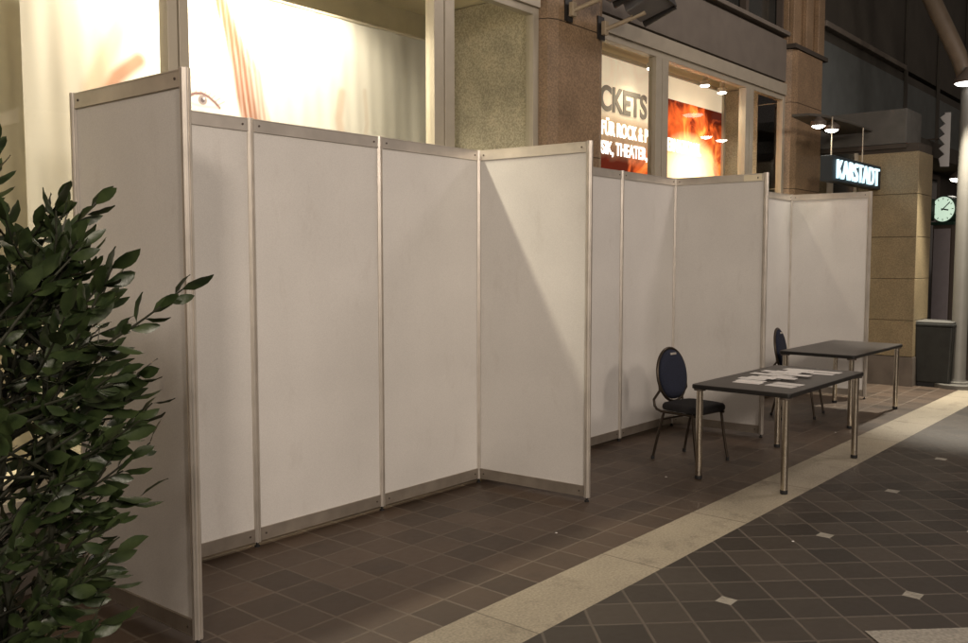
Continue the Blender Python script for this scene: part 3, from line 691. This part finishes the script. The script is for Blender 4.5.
# unseen lamp posts; the first three divide one inferred lamp to weaken its shadows
for i, (loc, pw, col, aim) in enumerate(P_STREET):
    t = thing('unseen_street_lamp', 'unseen street lamp across the promenade, '+('far left behind the potted laurel', 'left of the booths', 'facing the first booth', 'nearest to the tables')[i], 'street lamp', (loc[0], loc[1]-1.2, 0), 0, 'unseen street lamps across the promenade')
    MB().lathe([(.13, 0), (.12, .1), (.06, .4), (.05, loc[2]+.1)], 20).build('shaft', 'pole', t, smooth=True)
    MB().tube([(0, 0, loc[2]+.05), (0, .6, loc[2]+.30), (0, 1.2, loc[2]+.17)], .03).build('arm', 'pole', t, smooth=True)
    street_head(t, (0, 1.2, loc[2]), pw, col, cone=130, aim=(aim[0]-loc[0], aim[1]-loc[1]+1.2, aim[2]), size=.50)

# ------------------------------------------------------------------ clock column and things beyond
CK = thing('clock_column', 'street clock with a pale lit dial on a grey display column', 'clock', (13.6, -.68, 0), R(-22))
MB().box(-.10, .10, -.165, .165, 0, 2.22).build('body', 'frame_dark', CK)
MB().box(-.112, -.1005, -.14, .14, .25, 2.16).build('display_panel', 'column', CK)
MB().box(-.12, .12, -.20, .20, 2.221, 2.27).build('cap', 'clock_case', CK)
Rm = Matrix.Translation((0, 0, 2.47)) @ Matrix.Rotation(R(90), 4, 'Y')
MB().lathe([(.205, -.10), (.215, -.09), (.215, .09), (.205, .10)], 36, Rm).build('case', 'clock_case', CK, smooth=True)
df = MB().lathe([(.195, -.108), (.195, -.1005)], 36, Rm).build('dial', 'clock', CK)
tk = MB()
for k in range(12):
    a = k*math.pi/6; tk.box(-.110, -.1085, -.006, .006, .150, .182, Matrix.Translation((0, 0, 2.47)) @ Matrix.Rotation(a, 4, 'X'))
tk.build('hour_mark', 'clock_ink', df)
for nm, a, L, w in (('hour_hand', 100, .10, .011), ('minute_hand', 48, .16, .008)):
    MB().box(-.114, -.111, -w, w, -.03, L, Matrix.Translation((0, 0, 2.47)) @ Matrix.Rotation(R(a), 4, 'X')).build(nm, 'clock_ink', df)
# second dial facing the shops
Rs = Matrix.Translation((-.05, .24, 2.47)) @ Matrix.Rotation(R(-52), 4, 'Z') @ Matrix.Rotation(R(90), 4, 'Y')
c2 = MB().lathe([(.18, -.04), (.18, .04)], 32, Rs).build('side_case', 'clock_case', CK)
MB().lathe([(.165, -.047), (.165, -.0405)], 32, Rs).build('side_dial', 'clock', c2)

LS = thing('hanging_street_light', 'small bright street light hanging beside the serrated sign', 'lamp', (14.3, -.66, 3.0))
MB().lathe([(.14, 0), (.13, .05), (.04, .12), (.02, .16), (.012, .36)], 20).build('shade', 'frame_dark', LS, smooth=True)
MB().lathe([(.04, -.05), (.10, -.03), (.12, -.0005)], 20).build('lens', 'lamp_on', LS, smooth=True)
lamp('hanging_light', 'SPOT', (0, 0, -.07), 30, (1, .93, .8), .08, (0, 0, -1), R(165), LS)
FS = thing('serrated_sign', 'white upright sign with a saw-toothed edge high beside the column', 'sign', (13.6, -.62, 3.15))
pts = [(-.07, 0), (.06, 0), (.06, .85), (-.03, .85)]
for k in range(5): pts += [(-.02, .83-k*.16), (-.10, .77-k*.16)]
MB().prism(pts, -.015, .015, Matrix.Rotation(R(-60), 4, 'Z') @ Matrix.Rotation(R(90), 4, 'X')).build('blade', 'white_sign', FS)
MB().tube([(.03, -.05, 0), (.03, -.05, .45), (.03, .9, .45)], .012).build('bracket', 'frame_dark', FS)

# ------------------------------------------------------------------ plant
def plant():
    PX, PY = -1.10, -1.66
    t = thing('potted_laurel', 'tall bushy laurel with dark glossy leaves at the left edge', 'plant', (PX, PY, 0))
    MB().lathe([(.17, 0), (.19, .02), (.25, .40), (.265, .405), (.265, .44), (.24, .44), (.235, .39)], 32).build('pot', 'terracotta', t, smooth=True)
    MB().lathe([(.225, .36), (.225, .385)], 24).build('soil', 'soil', t)
    rn = random.Random(21); lb = MB(); sb = MB()
    def leaf(p, d, nrm, L, w):
        d = d.normalized(); s = d.cross(nrm)
        if s.length < .01: return
        s.normalize(); n_ = s.cross(d).normalized()
        curl = rn.uniform(.05, .28); fold = rn.uniform(.12, .35); tw = rn.uniform(-.5, .5); rows = []
        prof = ((0, .06), (.1, .34), (.3, .80), (.52, 1), (.72, .90), (.89, .50), (1, .03))
        for u_, ww in prof:
            c = p+d*(u_*L)-n_*(curl*L*u_*u_); s2 = (s*math.cos(tw*u_)+n_*math.sin(tw*u_)); w2 = ww*w*.5
            wav = .05*w*math.sin(u_*17)
            rows.append([lb.b.verts.new(c-s2*w2+n_*(fold*w2+wav)), lb.b.verts.new(c), lb.b.verts.new(c+s2*w2+n_*(fold*w2-wav))])
        for a, c in zip(rows, rows[1:]):
            for k in (0, 1):
                f = lb.b.faces.new((a[k], a[k+1], c[k+1], c[k])); f.smooth = True
    def shoot(a, b_, n, L0):
        a, b_ = Vector(a), Vector(b_); mid = (a+b_)/2+Vector((rn.uniform(-.04, .04), rn.uniform(-.04, .04), rn.uniform(-.06, .02)))
        pts = [((1-t_)**2)*a+2*t_*(1-t_)*mid+t_*t_*b_ for t_ in [i/6 for i in range(7)]]
        sb.tube(pts, [.006-.0006*i for i in range(7)], 6)
        for i in range(n):
            f = .35+.65*i/(n-1) if n > 1 else 1; t_ = f
            p = ((1-t_)**2)*a+2*t_*(1-t_)*mid+t_*t_*b_; ax = (b_-mid).normalized()
            ang = i*2.4+rn.uniform(-.4, .4); q = ax.orthogonal().normalized(); q.rotate(Matrix.Rotation(ang, 3, ax))
            open_ = .45+.75*(1-f)+rn.uniform(-.15, .15)
            d = ax*math.cos(open_)+q*math.sin(open_); d.z -= rn.uniform(.0, .35)
            nn = (ax*math.sin(open_)-q*math.cos(open_))*-1; nn = nn+Vector((0, 0, .4))
            leaf(p, d, nn, L0*rn.uniform(.7, 1.15), L0*rn.uniform(.28, .42))
    # main stems
    stems = []
    for k in range(9):
        a = k*2.4; r = .05+.02*(k % 3); top = Vector((.30*math.cos(a)*(.4+.6*(k % 2)), .30*math.sin(a)*(.4+.6*(k % 2)), rn.uniform(1.35, 1.9)))
        p0 = Vector((r*math.cos(a), r*math.sin(a), .36)); pth = [p0.lerp(top, i/8)+Vector((.03*math.sin(i+k), .03*math.cos(i*1.3+k), 0)) for i in range(9)]
        stems.append(pth); sb.tube(pth, [.014-.001*i for i in range(9)], 8)
    for i in range(172):
        th = rn.uniform(0, 2*math.pi); z = rn.uniform(.45, 1.86)
        pr = .50*math.sqrt(max(.03, 1-((z-1.15)/.90)**2)) if z > 1.15 else .50-.14*((1.15-z)/.75)
        rr = pr*rn.uniform(.62, 1.05); end = Vector((rr*math.cos(th), rr*math.sin(th), z))
        st_ = stems[rn.randrange(9)]; zz = z-rn.uniform(.15, .35); base = min(st_, key=lambda v: abs(v.z-zz))
        base = base.lerp(end*Vector((1, 1, 0)).length and end, .35) if False else base
        if (end-base).length > .62: base = base.lerp(end, .35)
        shoot(base, end, rn.choice((9, 11, 13)), rn.uniform(.07, .118))
    # shoots reaching over the side panel, as seen in front of the white panel
    for e in ((.42, -.42, 1.60), (.30, -.18, 1.84), (.34, -.32, 1.36), (.36, -.22, 1.20), (.31, -.22, 1.0), (.26, -.2, .78), (.02, -.20, 1.98), (-.02, -.05, 2.04), (.10, .02, 1.96), (.20, -.25, 1.72), (.28, -.33, 1.10)):
        shoot(Vector(e)*.35+Vector((0, 0, e[2]*.50)), e, 13, .088)
    lb.build('foliage', 'leaf', t); sb.build('stem', 'stem', t, smooth=True)
plant()
S.render.film_transparent = False
# small scraps lying on the paving
for i, (x, y, w) in enumerate(((2.34, -1.18, 'on the brown tiles in front of the lit side panel'), (4.03, -1.00, 'on the brown tiles by the nearer table'), (3.13, -2.35, 'on the dark diagonal tiles before the nearer table'), (6.67, -1.38, 'on the brown tiles between the two tables'))):
    b = MB().prism([(-.007, -.005), (.006, -.007), (.009, .004), (-.003, .008)], 0, .0015)
    tag(b.build('paper_scrap', 'paper', None, (x, y, .0012), (0, 0, i*1.3)), 'tiny white paper scrap '+w, 'litter')
